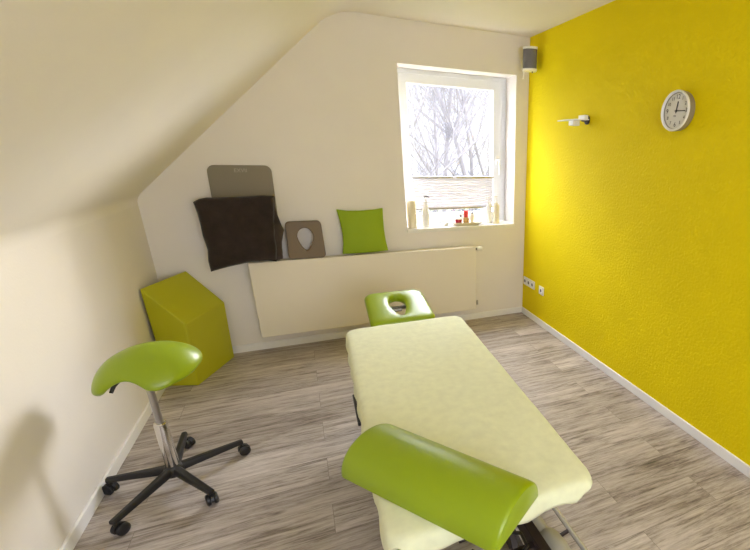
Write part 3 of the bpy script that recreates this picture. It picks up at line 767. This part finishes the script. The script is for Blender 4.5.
tree(5.6, 14, 8, -.03, 7, 'bare pale tree outside, slender one behind the forked trunk at right', G, .08)
tree(2.6, 13, 9, .02, 5, 'bare pale tree outside, seen far back in the middle of the window', G, .09)
def shrub(x, y, h, seed, label):
    rnd = random.Random(seed); bm = nb()
    for _ in range(70):
        a = rnd.uniform(0, 2*PI); el = rnd.uniform(.5, 1.4); p = Vector((x+rnd.uniform(-.4,.4), y+rnd.uniform(-.4,.4), -2.65)); d = Vector((math.cos(a)*math.cos(el), math.sin(a)*math.cos(el), math.sin(el)))
        pts = [p]
        for k in range(6): d = (d+Vector((rnd.uniform(-.2,.2), rnd.uniform(-.2,.2), rnd.uniform(-.1,.1)))).normalized(); pts.append(pts[-1]+d*h*rnd.uniform(.6,1.1)/6)
        tube(bm, pts, [.02-.0025*k for k in range(7)], 4, cap=False)
        for q in pts[2:]:
            for _k in range(2):
                dq = Vector((rnd.uniform(-1,1), rnd.uniform(-1,1), rnd.uniform(-.2,1))).normalized(); tube(bm, [q, q+dq*.25, q+dq*.5+Vector((0,0,.08))], [.008,.006,.003], 3, cap=False)
    return tag(obj('bare_shrub', bm, M['twigs']), label, 'shrub', 'leafless shrubs outside the window')
shrub(2.2, 9.5, 4.2, 11, 'leafless bluish shrub outside, in the middle of the window')
shrub(3.4, 9.2, 3.9, 12, 'leafless bluish shrub outside, at the right below the forked tree')
shrub(1.3, 10.5, 3.6, 13, 'leafless bluish shrub outside, at the left behind the thick trunk')

# ------------------------------------------------------------------ light
HORIZON, ZENITH, BEHIND, FILL_W, FILL_E = .72, 19., 4.5, 3., 16.
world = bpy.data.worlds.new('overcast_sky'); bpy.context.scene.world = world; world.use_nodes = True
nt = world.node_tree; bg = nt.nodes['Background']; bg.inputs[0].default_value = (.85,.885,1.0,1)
# overcast sky: palest near the horizon, brighter overhead; fill brightness added on the viewer's side
tcw = nt.nodes.new('ShaderNodeTexCoord'); sep = nt.nodes.new('ShaderNodeSeparateXYZ'); nt.links.new(tcw.outputs['Generated'], sep.inputs[0])
def mr(src, a0, a1, b0, b1):
    n = nt.nodes.new('ShaderNodeMapRange'); n.interpolation_type = 'SMOOTHSTEP'
    n.inputs[1].default_value = a0; n.inputs[2].default_value = a1; n.inputs[3].default_value = b0; n.inputs[4].default_value = b1
    nt.links.new(src, n.inputs[0]); return n
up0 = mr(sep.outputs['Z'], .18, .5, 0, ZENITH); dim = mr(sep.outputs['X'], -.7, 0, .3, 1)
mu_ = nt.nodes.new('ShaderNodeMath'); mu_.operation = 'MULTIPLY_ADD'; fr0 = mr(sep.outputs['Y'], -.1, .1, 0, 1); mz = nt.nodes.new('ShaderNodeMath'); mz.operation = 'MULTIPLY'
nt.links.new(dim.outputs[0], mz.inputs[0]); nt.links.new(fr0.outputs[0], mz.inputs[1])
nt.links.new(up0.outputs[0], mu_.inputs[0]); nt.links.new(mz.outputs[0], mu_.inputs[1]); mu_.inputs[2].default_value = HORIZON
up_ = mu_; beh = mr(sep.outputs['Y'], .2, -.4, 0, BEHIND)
# sky brightness added to both sides of the visible trees, to light the room
west = mr(sep.outputs['X'], .16, -.15, 0, FILL_W); east = mr(sep.outputs['X'], .50, .72, 0, FILL_E)
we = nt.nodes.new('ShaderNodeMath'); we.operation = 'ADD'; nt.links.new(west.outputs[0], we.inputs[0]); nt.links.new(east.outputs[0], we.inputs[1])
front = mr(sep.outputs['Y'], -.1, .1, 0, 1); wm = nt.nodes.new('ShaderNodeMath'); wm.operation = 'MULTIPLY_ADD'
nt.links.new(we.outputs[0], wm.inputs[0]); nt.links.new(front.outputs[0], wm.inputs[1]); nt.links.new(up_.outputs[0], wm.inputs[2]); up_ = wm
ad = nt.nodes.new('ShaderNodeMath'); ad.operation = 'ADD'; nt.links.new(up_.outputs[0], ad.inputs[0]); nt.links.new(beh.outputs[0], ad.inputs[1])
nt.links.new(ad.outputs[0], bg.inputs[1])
sl = bpy.data.lights.new('hazy_sun', 'SUN'); sl.energy = 2.2; sl.angle = math.radians(20); sl.color = (1,.93,.86)
so_ = bpy.data.objects.new('hazy_sun', sl); C.objects.link(so_); so_.rotation_euler = Vector((.76,.585,.245)).to_track_quat('Z','Y').to_euler()
def portal(loc, rot, sx, sy):
    l = bpy.data.lights.new('sky_portal', 'AREA'); l.shape = 'RECTANGLE'; l.size = sx; l.size_y = sy
    l.cycles.is_portal = True
    o = bpy.data.objects.new('sky_portal', l); C.objects.link(o); o.location = loc; o.rotation_euler = rot
portal(((WX0+WX1)/2, .34, (WZ0+WZ1)/2), (-PI/2, 0, 0), WX1-WX0, WZ1-WZ0)
portal(((FX0+FX1)/2, FRONT-.32, (FZ0+FZ1)/2), (PI/2, 0, 0), FX1-FX0, FZ1-FZ0)

# ------------------------------------------------------------------ camera
cam = bpy.data.cameras.new('camera'); co = bpy.data.objects.new('camera', cam); C.objects.link(co)
p, y, r = -.355029925, .458615838, .0263292331
fwd = Vector((math.sin(y)*math.cos(p), math.cos(y)*math.cos(p), math.sin(p)))
right = Vector((math.cos(y), -math.sin(y), 0)); up = right.cross(fwd)
r2 = right*math.cos(r)+up*math.sin(r); u2 = -right*math.sin(r)+up*math.cos(r)
mw = Matrix((( r2.x,u2.x,-fwd.x,-1.97398),(r2.y,u2.y,-fwd.y,-3.90460),(r2.z,u2.z,-fwd.z,1.60275),(0,0,0,1)))
co.matrix_world = mw
cam.sensor_width = 36; cam.sensor_fit = 'HORIZONTAL'; cam.lens = 443.203/750*36
cam.shift_x = -(518.0885-375)/750; cam.shift_y = (313.406-275)/750
cam.clip_start = .05; cam.clip_end = 200
sc = bpy.context.scene; sc.camera = co
sc.view_settings.view_transform = 'Standard'; sc.view_settings.look = 'None'; sc.view_settings.gamma = 1; sc.view_settings.use_curve_mapping = False
sc.view_settings.exposure = 1.2
sc.cycles.max_bounces = 12; sc.cycles.diffuse_bounces = 8; sc.cycles.transparent_max_bounces = 16
